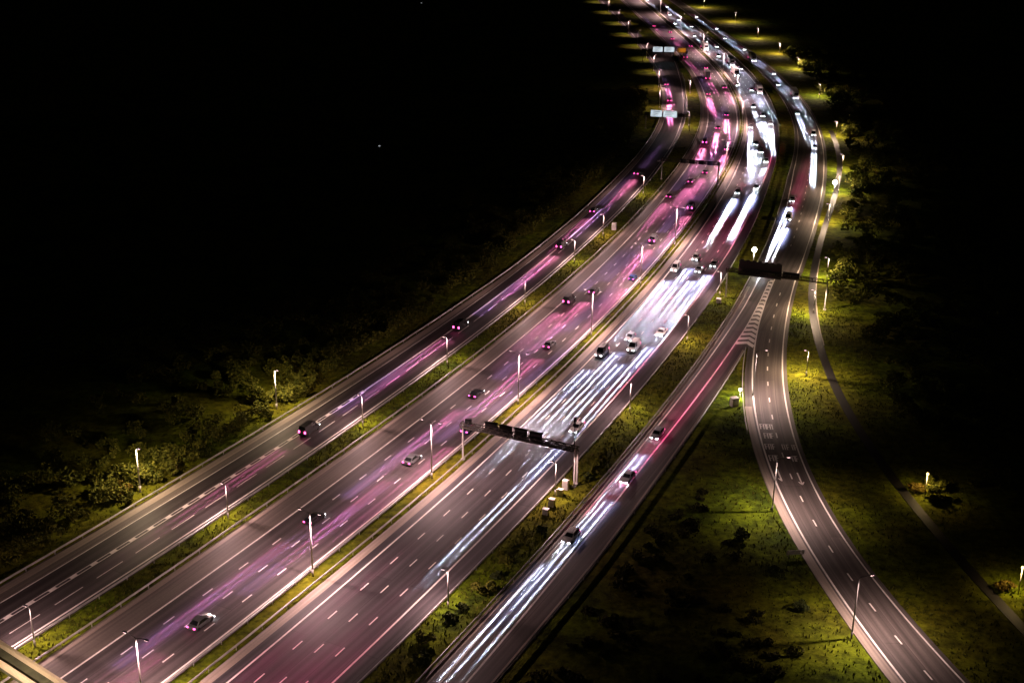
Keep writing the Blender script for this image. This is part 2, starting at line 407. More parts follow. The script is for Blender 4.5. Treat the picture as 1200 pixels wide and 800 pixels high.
line(mb, BL, 60, 1400, 0.32); line(mb, BR, 60, 1400, 0.32)
for k in (1, 2, 3): dashes(mb, (lambda k: lambda y: BL(y) + (BR(y) - BL(y)) * k / 4)(k), 160, 800, 0.22, 2.5, PER, phase=3.0 + (0, 0.9, 1.6)[k - 1])
struct(mb.build('inbound_road_markings', M['paint']))
mb = MB()
line(mb, PL, 60, 1150, 0.22); line(mb, PR, 60, 828, 0.30)
dashes(mb, PD, 130, 430, 0.16, 6.2, PER, phase=0.5)
line(mb, off(PB, -0.36), 60, 260, 0.16); line(mb, off(PB, 0.36), 60, 260, 0.16)
dashes(mb, PB, 120, 260, 0.62, 1.5, 4.7, z=0.017)
line(mb, PB, 260, 420, 0.42)
line(mb, off(PR, 0.95), 60, 330, 0.10)
struct(mb.build('collector_road_markings', M['paint']))
mb = MB()
line(mb, SL, 60, 1400, 0.30); line(mb, SR, 60, 366, 0.30); line(mb, RRm, 356, 1400, 0.30)
dashes(mb, lambda y: SL(y) + (RRm(y) - SL(y)) / 2, 400, 800, 0.2, 2.4, PER)
struct(mb.build('slip_road_markings', M['paint']))
# ramp lines, dashes
mb = MB()
def fline(f, y0, y1, w, z=0.011, step=4.0, d=0.0):
    n = max(1, int(round((y1 - y0) / step)))
    for i in range(n):
        a, b = y0 + (y1 - y0) * i / n, y0 + (y1 - y0) * (i + 1) / n
        k = math.cos(math.atan(float(f(a + .5) - f(a - .5))))
        xa, xb = float(f(a)) + d, float(f(b)) + d; h = w / 2 / k
        mb.face([(xa - h, a, z), (xa + h, a, z), (xb + h, b, z), (xb - h, b, z)])
RC = lambda y: (RLX(y) + RRX(y)) / 2
fline(RLX, 70, 352, 0.34); fline(RRX, 70, 360, 0.30)
y = 176.6
ramp_dash = [176.6]
sy = 100.0
def arc(y0, y1):
    t = np.linspace(y0, y1, 60); x = RC(t); return float(np.sum(np.hypot(np.diff(x), np.diff(t))))
ys_ = np.linspace(90, 350, 1041); xs_ = RC(ys_); ss_ = np.concatenate([[0], np.cumsum(np.hypot(np.diff(xs_), np.diff(ys_)))])
s0 = float(np.interp(171.5, ys_, ss_)) - 6 * PER
while s0 < ss_[-1] - 10:
    ya, yb = float(np.interp(s0, ss_, ys_)), float(np.interp(s0 + 2.4, ss_, ys_))
    fline(RC, ya, yb, 0.26, step=2.4); s0 += PER
# painted destination lettering and arrows, worn to blocks, on the two lanes of the ramp
def ramp_pt(s, o):
    y = float(np.interp(s, ss_, ys_)); a = math.atan(float(RC(y + .5) - RC(y - .5)))
    return (float(RC(y)) + o * math.cos(a), y - o * math.sin(a), 0.013)
def stroke(s, o, s2, o2, w):
    p, q = Vector(ramp_pt(s, o)), Vector(ramp_pt(s2, o2)); d = (q - p).normalized(); nn = Vector((d.y, -d.x, 0)) * w / 2
    mb.face([p - nn, p + nn, q + nn, q - nn])
def s_at(y): return float(np.interp(y, ys_, ss_))
def letters(y, offs, h=2.6):
    s = s_at(y)
    for i, o in enumerate(offs):
        stroke(s, o, s + h, o, 0.24)
        stroke(s + h - .15, o, s + h - .15, o + 0.46, 0.26)
        if i % 2 == 0: stroke(s + h * .5, o, s + h * .5, o + 0.46, 0.28)
        else: stroke(s, o + 0.46, s + h, o + 0.46, 0.22)
letters(250.0, (-3.0, -2.3, -1.6, -0.95))
letters(245.5, (-2.6, -1.9, -1.2))
letters(240.3, (-3.0, -2.3, -1.5, 0.5, 1.4, 2.5, 2.9))
letters(235.0, (-2.9, -2.2, -1.5, 1.7, 2.4))
def arrow(y, o, fork):
    s = s_at(y)
    stroke(s - 5.2, o, s, o, 0.30)
    stroke(s, o - .05, s - 2.2, o - 0.75, 0.30) if fork else stroke(s - 5.2, o, s - 4.0, o + .5, 0.28)
    stroke(s - 5.2, o, s - 4.0, o - .5, 0.28)
arrow(231.5, -2.2, True); arrow(230.0, 1.5, False)
struct(mb.build('ramp_road_markings', M['paint']))
# chevron gore between the slip road and the ramp
mb = MB()
def gore_right(y):      # ramp's left edge line expressed in the motorway's own station/offset
    best = None
    a = heading(y)
    lo, hi = 45.0, 70.0
    for _ in range(40):
        mid = (lo + hi) / 2; p = at(y, mid)
        if p.x < float(RLX(p.y)): lo = mid
        else: hi = mid
    return lo
y = 319.5
while y < 372:
    a, b = SR(y) + 0.15, gore_right(y) - 0.15
    if b - a < 0.5: break
    mid = a + (b - a) * 0.55; d = (b - a) * 0.30; t = 1.75
    P = [at(y - d * .6, a), at(y + d * .4, mid), at(y + d * .4 + t, mid), at(y - d * .6 + t, a)]
    Q = [at(y + d * .4, mid), at(y - d * 1.0, b), at(y - d * 1.0 + t, b), at(y + d * .4 + t, mid)]
    for q in (P, Q):
        for v in q: v.z = 0.014
        mb.face(q)
    y += 2.9
struct(mb.build('chevron_markings', M['paint']))

# ------------------------------------------------------------------ crash barriers
def guard_rail(pts, label, step=6.4, group='crash barriers'):
    """pts: list of Vectors along the rail"""
    P = [Vector(p) for p in pts]; root = empty('guard_rail', P[0]); o0 = P[0]
    b = MB(); rings = []
    for i, p in enumerate(P):
        d = (P[min(i + 1, len(P) - 1)] - P[max(i - 1, 0)]).normalized(); nn = Vector((d.y, -d.x, 0)) * 0.09
        q = p - o0
        prof = ((-1, .46), (-1, .80), (-.2, .80), (.9, .74), (0.0, .63), (.9, .52), (-.2, .46))
        rings.append([q + nn * k + Vector((0, 0, z)) for k, z in prof])
    b.loft(rings); b.build('rail', M['steel'], root)
    pb = MB(); s = 0.0; acc = 0.0
    for i in range(len(P) - 1):
        L = (P[i + 1] - P[i]).length
        while acc < L:
            q = P[i].lerp(P[i + 1], acc / L) - o0; pb.box((q.x, q.y, 0.22), (0.12, 0.12, 0.70)); acc += step
        acc -= L
    ps = pb.build('post', M['steel'], root); ps['kind'] = 'stuff'
    tag(root, label, 'crash barrier', group)
    return root
def rail_main(f, y0, y1, label, step=6.0):
    s0, s1 = s_of(y0), s_of(y1); n = int((s1 - s0) / step)
    return guard_rail([at(y_of(s0 + (s1 - s0) * i / n), f(y_of(s0 + (s1 - s0) * i / n))) for i in range(n + 1)], label)
rail_main(PO, 80, 690, 'steel crash barrier along the outer left edge of the collector road, beside scrub')
rail_main(off(PR, 1.6), 80, 700, 'steel crash barrier on the right edge of the collector road')
rail_main(ARL, 80, 790, 'steel crash barrier along the left shoulder of the outbound carriageway')
rail_main(off(AR, 1.2), 80, 1200, 'steel crash barrier along the central reservation on its outbound side')
rail_main(off(BS, -0.5), 80, 1200, 'steel crash barrier along the central reservation on its inbound side')
rail_main(off(BE, 0.25), 80, 330, 'steel crash barrier on the inbound hard shoulder, nearer of two')
rail_main(off(BE, 0.25), 352, 900, 'steel crash barrier on the inbound hard shoulder, farther of two')
rail_main(SRL, 80, 900, 'steel crash barrier along the left edge of the slip road')
rail_main(off(SE, 0.1), 80, 314, 'steel crash barrier along the right shoulder of the slip road')
guard_rail([(float(RLX(y)) - 2.7 + max(0, (y - 240) / 100.0), y, 0) for y in range(248, 300, 4)], 'short steel crash barrier beside the ramp just below the chevron gore')

# ------------------------------------------------------------------ street lamps
lamp_light = {}
def spot_data(name, power, color, size=150, blend=0.9, radius=0.15):
    d = bpy.data.lights.new(name, 'SPOT'); d.energy = power; d.color = color; d.spot_size = R(size); d.spot_blend = blend; d.shadow_soft_size = radius
    return d
SP = {'twin': spot_data('lamp_light', STREET_POWER, STREET_COL, 158, 0.7), 'verge': spot_data('verge_lamp_light', STREET_POWER * 0.52, STREET_COL, 177, 0.22),
      'path': spot_data('path_lamp_light', STREET_POWER * 0.95, (1.0, 0.70, 0.46), 172, 0.4), 'ramp': spot_data('ramp_lamp_light', STREET_POWER * 1.15, (1.0, 0.68, 0.62), 144, 0.8),
      'left': spot_data('left_lamp_light', STREET_POWER * 0.6, (1.0, 0.72, 0.46), 174, 0.4), 'exit': spot_data('exit_lamp_light', STREET_POWER * 0.45, STREET_COL, 118, 0.6), 'amber': spot_data('amber_lamp_light', STREET_POWER * 0.20, (1.0, 0.68, 0.28), 172)}
def add_light(data, parent, loc):
    o = bpy.data.objects.new(data.name, data); col.objects.link(o); o.parent = parent; o.location = loc
    return o
M['pole_dim'] = plain('dull grey lamp column', (0.17, 0.165, 0.155), 0.6, 0.1)
def make_lamp(kind, h, arms, r0=0.13):
    pm = M['pole_dim'] if kind in ('path', 'ramp') else M['pole']
    root = empty('street_lamp')
    p = MB(); p.tube((0, 0, 0), (0, 0, 1.3), r0 * 1.35, r0 * 1.3, 10); p.tube((0, 0, 1.3), (0, 0, h), r0, r0 * 0.62, 10)
    p.build('column', pm, root, True)
    for ax in arms:
        b = MB(); sgn = 1 if ax > 0 else -1; L = abs(ax)
        b.tube((0, 0, h - .05), (sgn * L * .55, 0, h + .22), 0.05, 0.045); b.tube((sgn * L * .55, 0, h + .22), (sgn * L, 0, h + .28), 0.045, 0.04)
        b.build('bracket_arm', M['pole_dim'], root, True)
        hd = MB(); x = sgn * (L + .30); rings = []
        for t, w, th in ((-.42, .06, .05), (-.30, .15, .10), (.05, .19, .12), (.32, .16, .09), (.42, .07, .05)):
            rings.append([(x + sgn * t, w * math.cos(k * math.pi / 4), h + .30 + th * math.sin(k * math.pi / 4)) for k in range(8)])
        hd.loft(rings); lh = hd.build('lantern', M['dark'], root, True)
        ln = MB(); ln.box((x, 0, h + .205), (.46, .22, .03)); ln.build('lens', M['lens'], lh)
        add_light(SP[kind], root, (x, 0, h + 0.14))
    return root
lamp_twin = make_lamp('twin', 12.0, (-1.7, 1.7), 0.15)
lamp_verge = make_lamp('verge', 6.8, (-0.6,), 0.115)
lamp_path = make_lamp('path', 6.2, (-0.5,), 0.11)
lamp_ramp = make_lamp('ramp', 11.0, (1.8,), 0.13)
lamp_left = make_lamp('left', 9.0, (0.5,), 0.17)
protos = {'twin': lamp_twin, 'verge': lamp_verge, 'path': lamp_path, 'ramp': lamp_ramp, 'left': lamp_left, 'exit': make_lamp('exit', 9.0, (0.5,), 0.15)}
used = set()
def place_lamp(kind, loc, rz, label, group):
    o = protos[kind] if kind not in used else copy_tree(protos[kind]); used.add(kind)
    if 'group' in o and not group: del o['group']
    o.location = loc; o.rotation_euler = (0, 0, rz); o.scale = (1, 1, 1); tag(o, label, 'street lamp', group); return o
def main_lamps(kind, ys, o, text, group, flip=False):
    for i, y in enumerate(ys):
        oo = o(y) if callable(o) else o
        place_lamp(kind, at(y, oo, -0.1), -heading(y) + (math.pi if flip else 0), text % (ORD[i],), group)
main_lamps('twin', (126, 160, 196, 232, 268, 310, 350, 389, 484, 566, 632, 700, 775, 860, 950, 1040), lambda y: AR(y) + 1.9,
           'tall twin-arm lamp column on the central reservation, %s along from the camera', 'twin-arm lamps on the central reservation')
main_lamps('verge', (163, 204, 245, 280, 324, 362, 390, 442, 560, 640), lambda y: (PR(y) + ARL(y)) / 2 - .3,
           'slim lamp column on the grass left of the outbound carriageway, %s from the camera', 'verge lamps beside the collector road')
main_lamps('verge', (160, 198, 236, 274, 316, 350), lambda y: BE(y) + 1.6,
           'slim white lamp column on the grass right of the inbound carriageway, %s from the camera', 'verge lamps beside the inbound carriageway')
for (x, y), w in zip(((-70, 218), (-51, 257)), ('nearer', 'farther')):
    place_lamp('left', (x, y, -.1), -heading(y), 'lone white lamp column among scrub left of the collector road, %s of two' % w, 'lone lamps in the left scrub')
fbl = place_lamp('ramp', (-71.8, 142.6, -.1), R(62), 'added unseen lamp column brightening the left end of the footbridge', None); fbl.scale = (1.0, 1.0, 1.24)  # lamp added out of view to brighten the parapets
fbl_light = spot_data('footbridge_fill_light', STREET_POWER * 1.2, (1.0, 0.74, 0.54), 165, 0.5)
for i, (x, y) in enumerate(((66.5, 118), (54, 173), (49, 214), (54.5, 268))):
    a = math.atan(float(RC(y + .5) - RC(y - .5)))
    place_lamp('ramp', (x, y, -.1), -a, 'tall single-arm lamp column left of the exit ramp, %s from the camera' % ORD[i], 'lamps along the exit ramp')
for i, (x, y) in enumerate(((69, 280), (80, 324), (90, 353), (103.5, 412), (116, 452), (125, 485), (137, 548), (150, 641), (156, 723), (156, 778), (154, 841), (152, 921), (141, 1003))):
    place_lamp('path', (x, y, -.1), -heading(y), 'low lamp column beside the footpath right of the carriageways, %s from the camera' % ORD[i], 'footpath lamps on the right')
for i, y in enumerate((600, 655, 705, 750, 800, 850, 905, 965, 1030)):
    place_lamp('exit', at(y, PO(y) - 1.2, -.1), -heading(y), 'lamp column left of the forking collector road far off, %s along from the bend' % ORD[i], 'lamps along the far exit slip')
for ch in fbl.children:
    if ch.type == 'LIGHT': ch.data = fbl_light
# two amber lamps half hidden in bushes
def amber_lamp(x, y, h, label):
    root = empty('street_lamp', (x, y, -.1))
    p = MB(); p.tube((0, 0, 0), (0, 0, h), 0.10, 0.07, 10); p.build('column', M['pole'], root, True)
    g = MB()
    rings = [[(0.24 * math.sin(t) * math.cos(k * math.pi / 5), 0.24 * math.sin(t) * math.sin(k * math.pi / 5), h + .2 - 0.24 * math.cos(t)) for k in range(10)] for t in np.linspace(.15, 3.0, 8)]
    g.loft(rings); g.build('globe', M['glow_amber'], root, True)
    add_light(SP['amber'], root, (0, 0, h - 0.15)); tag(root, label, 'street lamp', 'amber lamps in the right-hand bushes')
M['glow_amber'] = emit('amber lamp globe', (1.0, 0.62, 0.15), 1.2)
amber_lamp(79.5, 221, 4.6, 'short amber lamp half hidden in a bright bush beyond the footpath')
amber_lamp(85, 186.5, 5.0, 'short amber lamp at the right edge of the picture beside the footpath')
def globe_lamp(loc, h, label, r=0.75):
    root = empty('globe_lamp', loc)
    p = MB(); p.tube((0, 0, 0), (0, 0, h), 0.11, 0.08, 10); p.build('column', M['pole'], root, True)
    g = MB(); rings = [[(r * math.sin(t) * math.cos(k * math.pi / 6), r * math.sin(t) * math.sin(k * math.pi / 6), h + r * .9 - r * math.cos(t)) for k in range(12)] for t in np.linspace(.1, 3.04, 9)]
    g.loft(rings); g.build('globe', M['glow'], root, True)
    d = bpy.data.lights.new('globe_light', 'POINT'); d.energy = 160; d.color = (1, .88, .62); d.shadow_soft_size = 0.3
    add_light(d, root, (0, 0, h - 0.5)); tag(root, label, 'globe lamp')
globe_lamp((70.5, 363, -.1), 4.8, 'round white globe lamp beside the black gantry sign over the slip road', 0.68)
globe_lamp((114.5, 452, -.1), 3.0, 'round yellowish globe lamp beside the footpath at the bend', 0.8)

# ------------------------------------------------------------------ gantries and signs
def truss(mb, a, b, hgt, dep, n, r=0.09):
    a = Vector(a); b = Vector(b); d = (b - a).normalized(); nn = Vector((-d.y, d.x, 0)) * dep / 2; up = Vector((0, 0, hgt))
    for e in (nn, -nn):
        for u in (Vector(), up): mb.tube(a + e + u, b + e + u, r, r, 6)
    for i in range(n):
        p = a.lerp(b, i / n); q = a.lerp(b, (i + 1) / n)
        for e in (nn, -nn):
            mb.tube(p + e, q + e + up, r * .6, r * .6, 5, False); mb.tube(p + e, p + e + up, r * .6, r * .6, 5, False)
        mb.tube(p + nn, q - nn, r * .5, r * .5, 5, False); mb.tube(p + nn + up, p - nn + up, r * .5, r * .5, 5, False)
def gantry(y, o0, o1, zb, label, legs0=1, legs1=2, leg_mat='pole', tr=(0.9, 1.0)):
    a = heading(y); base = at(y, o0); root = empty('sign_gantry', base, -a)
    L = o1 - o0
    t = MB(); truss(t, (-.4, 0, zb), (L + .4, 0, zb), tr[0], tr[1], max(6, int(L / 1.4)), 0.11); t.build('truss', M['gantry'], root)
    w = MB(); w.box((L / 2, 0.0, zb - 0.12), (L, tr[1] * .7, 0.06)); w.build('walkway', M['dark'], root)
    for x, k in ((0, legs0), (L, legs1)):
        for j in range(k):
            lg = MB(); yy = (j - (k - 1) / 2) * 1.3
            lg.tube((x, yy, -.1), (x, yy, zb + tr[0]), 0.20, 0.17, 10); lg.box((x, yy, 0.05), (.7, .7, .3)); lg.build('leg', M[leg_mat], root, False)
    tag(root, label, 'gantry', 'gantries across the road')
    return root, L
# first gantry: matrix signals face the oncoming drivers, so their dark backs are seen
g1, L1 = gantry(241, 17.1, 41.6, 7.2, 'dark truss gantry spanning the inbound carriageway nearest the camera')
for k in range(4):
    c = BL(241) + (BR(241) - BL(241)) * (k + .5) / 4 - 17.1
    b = MB(); b.box((c, .75, 7.9), (2.5, .45, 1.9)); b.box((c, .75, 8.95), (2.7, .65, .12))
    s = b.build('signal_box', M['dark'], g1)
    f = MB(); f.box((c, 1.0, 7.9), (2.2, .04, 1.6)); f.build('signal_face', M['glass'], s)
b = MB(); b.box((6.9, .75, 7.75), (1.0, .4, 1.5)); b.build('signal_box', M['dark'], g1)
b = MB(); b.box((0.9, .6, 8.2), (1.2, .5, 1.2)); b.box((0.9, .6, 6.6), (1.0, .4, .9)); b.build('equipment_box', M['dark'], g1)
mast = empty('camera_mast', at(242.5, 40.4, -.1))
p = MB(); p.tube((0, 0, 0), (0, 0, 12.6), .15, .10, 10); p.build('pole', M['dark'], mast, True)
p = MB(); p.box((0, 0, 12.9), (.55, .55, .5)); p.tube((0, 0, 13.1), (0, 0, 13.5), .30, .22, 10); p.box((0, -.35, 12.7), (.25, .5, .25)); p.build('camera_head', M['dark'], mast)
tag(mast, 'black surveillance camera mast rising above the right end of the nearest gantry', 'mast')
# second gantry over the outbound carriageway
g2, L2 = gantry(466, -6.2, 14.6, 7.0, 'dark truss gantry spanning the outbound carriageway where the road bends', 1, 1)
for k in range(4):
    c = AR(466) * (k + .5) / 4 + 6.2
    b = MB(); b.box((c, -.75, 7.6), (2.0, .4, 1.6)); s = b.build('signal_box', M['dark'], g2)
    f = MB(); f.box((c, -.96, 7.6), (1.7, .03, 1.3)); f.build('signal_face', M['glass'], s)
b = MB(); b.box((-1.0, 0, 6.6), (1.6, .3, .5)); b.build('side_bracket', M['steel'], g2)
# third gantry over the slip road and ramp with its large direction sign, seen from behind
g3, L3 = gantry(350, 39.6, 66.4, 7.4, 'gantry over the slip road carrying a large black sign seen from behind', 1, 1)
b = MB(); b.box((8.6, .8, 8.6), (11.6, .30, 4.2)); b.build('sign_panel', M['dark'], g3)
b = MB(); b.box((17.0, .8, 7.9), (4.4, .30, 2.0)); b.build('sign_panel', M['dark'], g3)
for k in range(7):
    b = MB(); b.box((3.6 + k * 1.65, .75, 10.85), (.9, .5, .35)); b.build('sign_light', M['dark'], g3)
def lit_gantry(y, o0, o1, zb, panels, label):
    g, L = gantry(y, o0, o1, zb, label, 1, 1)
    for x0, x1 in panels:
        b = MB(); b.box(((x0 + x1) / 2, -.75, zb + .9), (x1 - x0, .25, 3.0)); s = b.build('sign_panel', M['steel'], g)
        f = MB(); f.box(((x0 + x1) / 2, -.90, zb + .9), (x1 - x0 - .2, .03, 2.7)); f.build('sign_face', M['sign_lit'], s)
        t = MB(); w = x1 - x0
        for r_ in range(3): t.box(((x0 + x1) / 2 - w * .08 * r_, -.935, zb + 1.75 - r_ * .85), (w * (.62 - .12 * r_), .02, .30))
        t.build('legend', M['steel'], s)
    return g
lit_gantry(553, -26.0, -7.0, 6.0, ((2.0, 7.0), (7.4, 13.4)), 'gantry with lit white sign panels over the collector road at the bend')
lit_gantry(745, -24.0, -3.4, 5.6, ((5.4, 11.0), (11.8, 17.6)), 'farther gantry with two bright white sign panels where the collector road forks')
# amber message sign
am = empty('message_sign', at(750, 2.0), -heading(750))
am.location = at(748, -1.7)
b = MB(); b.tube((-1.3, 0, 0), (-1.3, 0, 5), .14); b.tube((1.3, 0, 0), (1.3, 0, 5), .14); b.build('post', M['steel'], am)
b = MB(); b.box((0, 0, 5.6), (5.0, .4, 2.6)); s = b.build('sign_panel', M['dark'], am)
b = MB(); b.box((0, -.22, 5.6), (4.6, .03, 2.2)); b.build('sign_face', M['sign_orange'], s)
tag(am, 'amber glowing message sign at the left edge of the outbound carriageway far off', 'sign')

# roadside cabinets, signs, rubble
def cabinet(loc, rz, d, label, lamp=False):
    root = empty('equipment_cabinet', loc, rz)
    b = MB(); b.box((0, 0, d[2] / 2), d); b.box((0, 0, d[2] + .04), (d[0] + .12, d[1] + .12, .08)); b.build('body', M['cabinet'], root)
    f = MB(); f.box((0, -d[1] / 2 - .012, d[2] / 2), (d[0] * .86, .02, d[2] * .84)); f.build('door', M['steel'], root)
    tag(root, label, 'cabinet', 'roadside cabinets')
cabinet(at(286, 58.9, -.1), .4, (1.6, 1.2, 1.9), 'white cabinet with a lamp on the grass between slip road and ramp')
globe_lamp((51.2, 266.2, -.1), 2.0, 'small white globe light beside the cabinet between slip road and ramp', 0.30)
for i, (y, o) in enumerate(((229.5, 41.2), (232.5, 40.9), (236.5, 40.6), (239.0, 40.5))):
    cabinet(at(y, o, -.1), -heading(y), (1.1, 0.8, (1.1, 1.5, 1.3, 1.9)[i]), 'pale roadside cabinet at the foot of the nearest gantry, %s along from the camera' % ORD[i])
cabinet(at(398, -6.9, -.1), -.3, (1.3, .9, 2.2), 'small bluish white cabinet on grass between collector road and outbound carriageway')
cabinet(at(345, 38.9, -.1), -.3, (1.2, .9, 1.2), 'pale cabinet under the left end of the black sign gantry')
# white field sign lying low beside the ramp
sg = empty('roadside_sign', (50, 197.5, -.1), R(8))
b = MB(); b.tube((-1.2, 0, 0), (-1.2, 0, 1.0), .05); b.build('post', M['steel'], sg); b = MB(); b.tube((1.2, 0, 0), (1.2, 0, 1.0), .05); b.build('post', M['steel'], sg)
b = MB()
for x, w in ((-1.35, .5), (-.55, .9), (.45, .9), (1.3, .6)): b.box((x, -.06, 1.05), (w, .08, .85))
b.build('sign_panel', M['cabinet'], sg)
tag(sg, 'low white sign of four boards on grass left of the ramp', 'sign')
# light footbridge at the lower left corner: two parapets and a deck
fb = empty('footbridge', (-73.0, 157.7, 0), math.atan2(-9.41, 12.3))
b = MB(); b.box((40, -1.35, 6.35), (150, 2.6, .30)); b.box((40, -.35, 5.9), (150, .35, .7)); b.box((40, -2.35, 5.9), (150, .35, .7)); b.build('deck', M['deck'], fb)
for yy in (0, -2.7):
    b = MB(); b.box((40, yy, 6.95), (150, .22, .9)); b.box((40, yy, 7.46), (150, .46, .14)); b.build('parapet', M['parapet'], fb)
for x in (-24, 9.6, 29, 54, 100):
    b = MB(); b.tube((x, -1.35, -.3), (x, -1.35, 6.2), .45, .45, 12); b.box((x, -1.35, 5.7), (.9, 2.6, .6)); b.build('pier', M['parapet'], fb)
tag(fb, 'narrow footbridge with cream parapets crossing the lower left corner', 'footbridge')

# ------------------------------------------------------------------ vegetation
def leaves(mb, centres, n, size, flat=0.7):
    """n leaf sprays spread through lumpy clusters: centres = [(x, y, z, r)]"""
    C_ = np.array(centres, float); w = C_[:, 3] ** 2; w /= w.sum()
    idx = rng.choice(len(C_), n, p=w)
    d = rng.normal(size=(n, 3)); d /= np.linalg.norm(d, axis=1)[:, None]
    rad = C_[idx, 3] * (0.45 + 0.6 * rng.random(n) ** 0.6)
    P = C_[idx, :3] + d * rad[:, None] * np.array([1, 1, flat])
    P[:, 2] = np.maximum(P[:, 2], 0.08)
    u = rng.normal(size=(n, 3)); u /= np.linalg.norm(u, axis=1)[:, None]
    v = np.cross(u, rng.normal(size=(n, 3))); v /= np.linalg.norm(v, axis=1)[:, None]
    a = size * (0.5 + rng.random(n)); bb = a * (0.45 + .4 * rng.random(n))
    k = len(mb.v)
    Q = np.stack([P - u * a[:, None], P + v * bb[:, None], P + u * a[:, None], P - v * bb[:, None]], 1).reshape(-1, 3)
    mb.v.extend(map(tuple, Q.tolist()))
    mb.f.extend([(k + 4 * i, k + 4 * i + 1, k + 4 * i + 2, k + 4 * i + 3) for i in range(n)])
    mb.uv.extend([None] * n); mb.mi.extend([0] * n)

def lumps(r, h, n):
    out = []
    for i in range(n):
        a = random.uniform(0, 6.28); q = r * math.sqrt(random.random()) * .75
        out.append((q * math.cos(a), q * math.sin(a), h * random.uniform(.25, .8), r * random.uniform(.28, .5)))
    return out
def make_shrub(r, h, mat, n=620, size=.22):
    root = empty('shrub')
    s = MB()
    for i in range(5):
        a = i * 1.3; s.tube((0, 0, -.1), (r * .5 * math.cos(a), r * .5 * math.sin(a), h * .6), .07, .02, 5)
    s.build('stem', M['bark'], root)
    f = MB(); leaves(f, lumps(r, h, 9), n, size); f.build('foliage', M[mat], root)
    return root
shrubs = [make_shrub(1.7, 2.2, 'leaf_a'), make_shrub(2.3, 3.2, 'leaf_a', 800), make_shrub(1.5, 1.6, 'leaf_b', 500), make_shrub(2.0, 3.0, 'leaf_c', 700), make_shrub(3.0, 4.4, 'leaf_b', 1100, .28)]
shrub_used = set()
def foot(x, y):
    i = int(np.argmin((SX - x) ** 2 + (SY - y) ** 2)); yy = float(SY[i]); a = heading(yy)
    return yy, (x - float(SX[i])) * math.cos(a) - (y - yy) * math.sin(a)
def shrub(kind, loc, sc, label, group=None):
    o = shrubs[kind] if kind not in shrub_used else copy_tree(shrubs[kind]); shrub_used.add(kind)
    o.location = loc; o.scale = (sc,) * 3; o.rotation_euler = (0, 0, random.uniform(0, 6.28)); tag(o, label, 'shrub', group)
    return o
# bushes in the verge between motorway and slip road
vb = []
for i in range(20):
    y = 160 + i * 4.9 + random.uniform(-1.6, 1.6)
    if 226 < y < 243: continue
    vb.append((y, (BE(y) + SRL(y)) / 2 + random.uniform(-.9, 1.5), random.choice((0, 0, 2, 2)), random.uniform(.6, 1.2)))
vb.sort()
for i, (y, o, k, sc) in enumerate(vb):
    shrub(k, at(y, o, -.12), sc, 'low bush on the verge between inbound carriageway and slip road, %s from the camera' % ORD[i], 'bushes on the slip road verge')
# bushes lit by the lone lamps on the left
for li, (lx, ly, word) in enumerate(((-70, 218, 'nearer'), (-51, 257, 'farther'))):
    spots = [(-3.2, -1.5, 3, 1.1, 'orange-brown bush left of'), (1.5, 4.0, 0, 1.1, 'rounded olive bush behind and right of'), (-1.5, 5.0, 1, 1.0, 'tall olive bush straight behind'),
             (-5.5, 2.5, 1, 1.15, 'large olive bush farther left of'), (-1.2, -4.2, 0, .9, 'low olive bush in front of'), (4.6, 7.2, 1, .9, 'leafy bush some way right behind')]
    for dx, dy, k, sc, txt in spots:
        if li: k = {3: 0}.get(k, k)
        if li and dx == -3.2: txt = 'small olive bush left of'
        shrub(k, (lx + dx, ly + dy, -.12), sc, '%s the %s lone lamp in the left scrub' % (txt, word), 'bushes round the lone lamps')
# bushes at the amber lamps
shrub(3, (78.3, 222.6, -.12), .85, 'bright yellow bush directly behind the half hidden amber lamp', 'bushes beyond the footpath')
shrub(1, (81.5, 219.3, -.12), .95, 'dark rounded bush in front of the half hidden amber lamp', 'bushes beyond the footpath')
shrub(0, (82.0, 223.8, -.12), 1.2, 'broad olive bush to the right of the half hidden amber lamp', 'bushes beyond the footpath')
shrub(3, (83.2, 187.6, -.12), .8, 'yellowing bush left of the amber lamp at the right edge', 'bushes beyond the footpath')
shrub(4, (47.5, 180.5, -.12), .42, 'small dark bush left of the ramp, nearest the camera', 'dark bushes left of the ramp')
shrub(4, (45.2, 191.0, -.12), .45, 'small dark bush left of the ramp, middle one of three', 'dark bushes left of the ramp')
shrub(4, (41.5, 203.0, -.12), .50, 'small dark bush left of the ramp, farthest of three', 'dark bushes left of the ramp')

def thicket(name, spots, label, cat, mat, per=230, size=.36):
    mb = MB()
    for (x, y, r, h) in spots:
        cs = [(x + a, y + b_, c - .1, q) for a, b_, c, q in lumps(r, h, 6)]
        leaves(mb, cs, per, size, .8)
    o = mb.build(name, M[mat]); tag(o, label, cat, None, 'stuff'); return o
sp_ = []
for i in range(760):
    y = random.uniform(120, 640); o = -30.5 - 38 * random.random() ** 1.9
    if PO(y) - o < 4.6: o = PO(y) - 4.6 - random.uniform(0, 2)
    p = at(y, o)
    if min(math.hypot(p.x + 70, p.y - 218), math.hypot(p.x + 51, p.y - 257)) < 2.2: continue
    r = random.uniform(1.6, 3.4); sp_.append((p.x, p.y, r, r * random.uniform(1.1, 1.7)))
thicket('scrub', sp_, 'dense dark scrub filling the land left of the collector road', 'scrub', 'leaf_a', 260, .26)
sp_ = []
for i in range(560):
    y = random.uniform(250, 780); q = at(y, RRm(y) if y > 352 else 60)
    dx = 6 + 52 * random.random() ** 1.5
    x = float(PAX(y)) + dx + (6 if y < 330 else 0); r = random.uniform(1.8, 4.0); sp_.append((x, y, r, r * random.uniform(1.2, 1.9)))
for i in range(60):
    y = random.uniform(150, 260); x = float(PAX(y)) + random.uniform(14, 45); r = random.uniform(1.6, 3.2); sp_.append((x, y, r, r * 1.3))
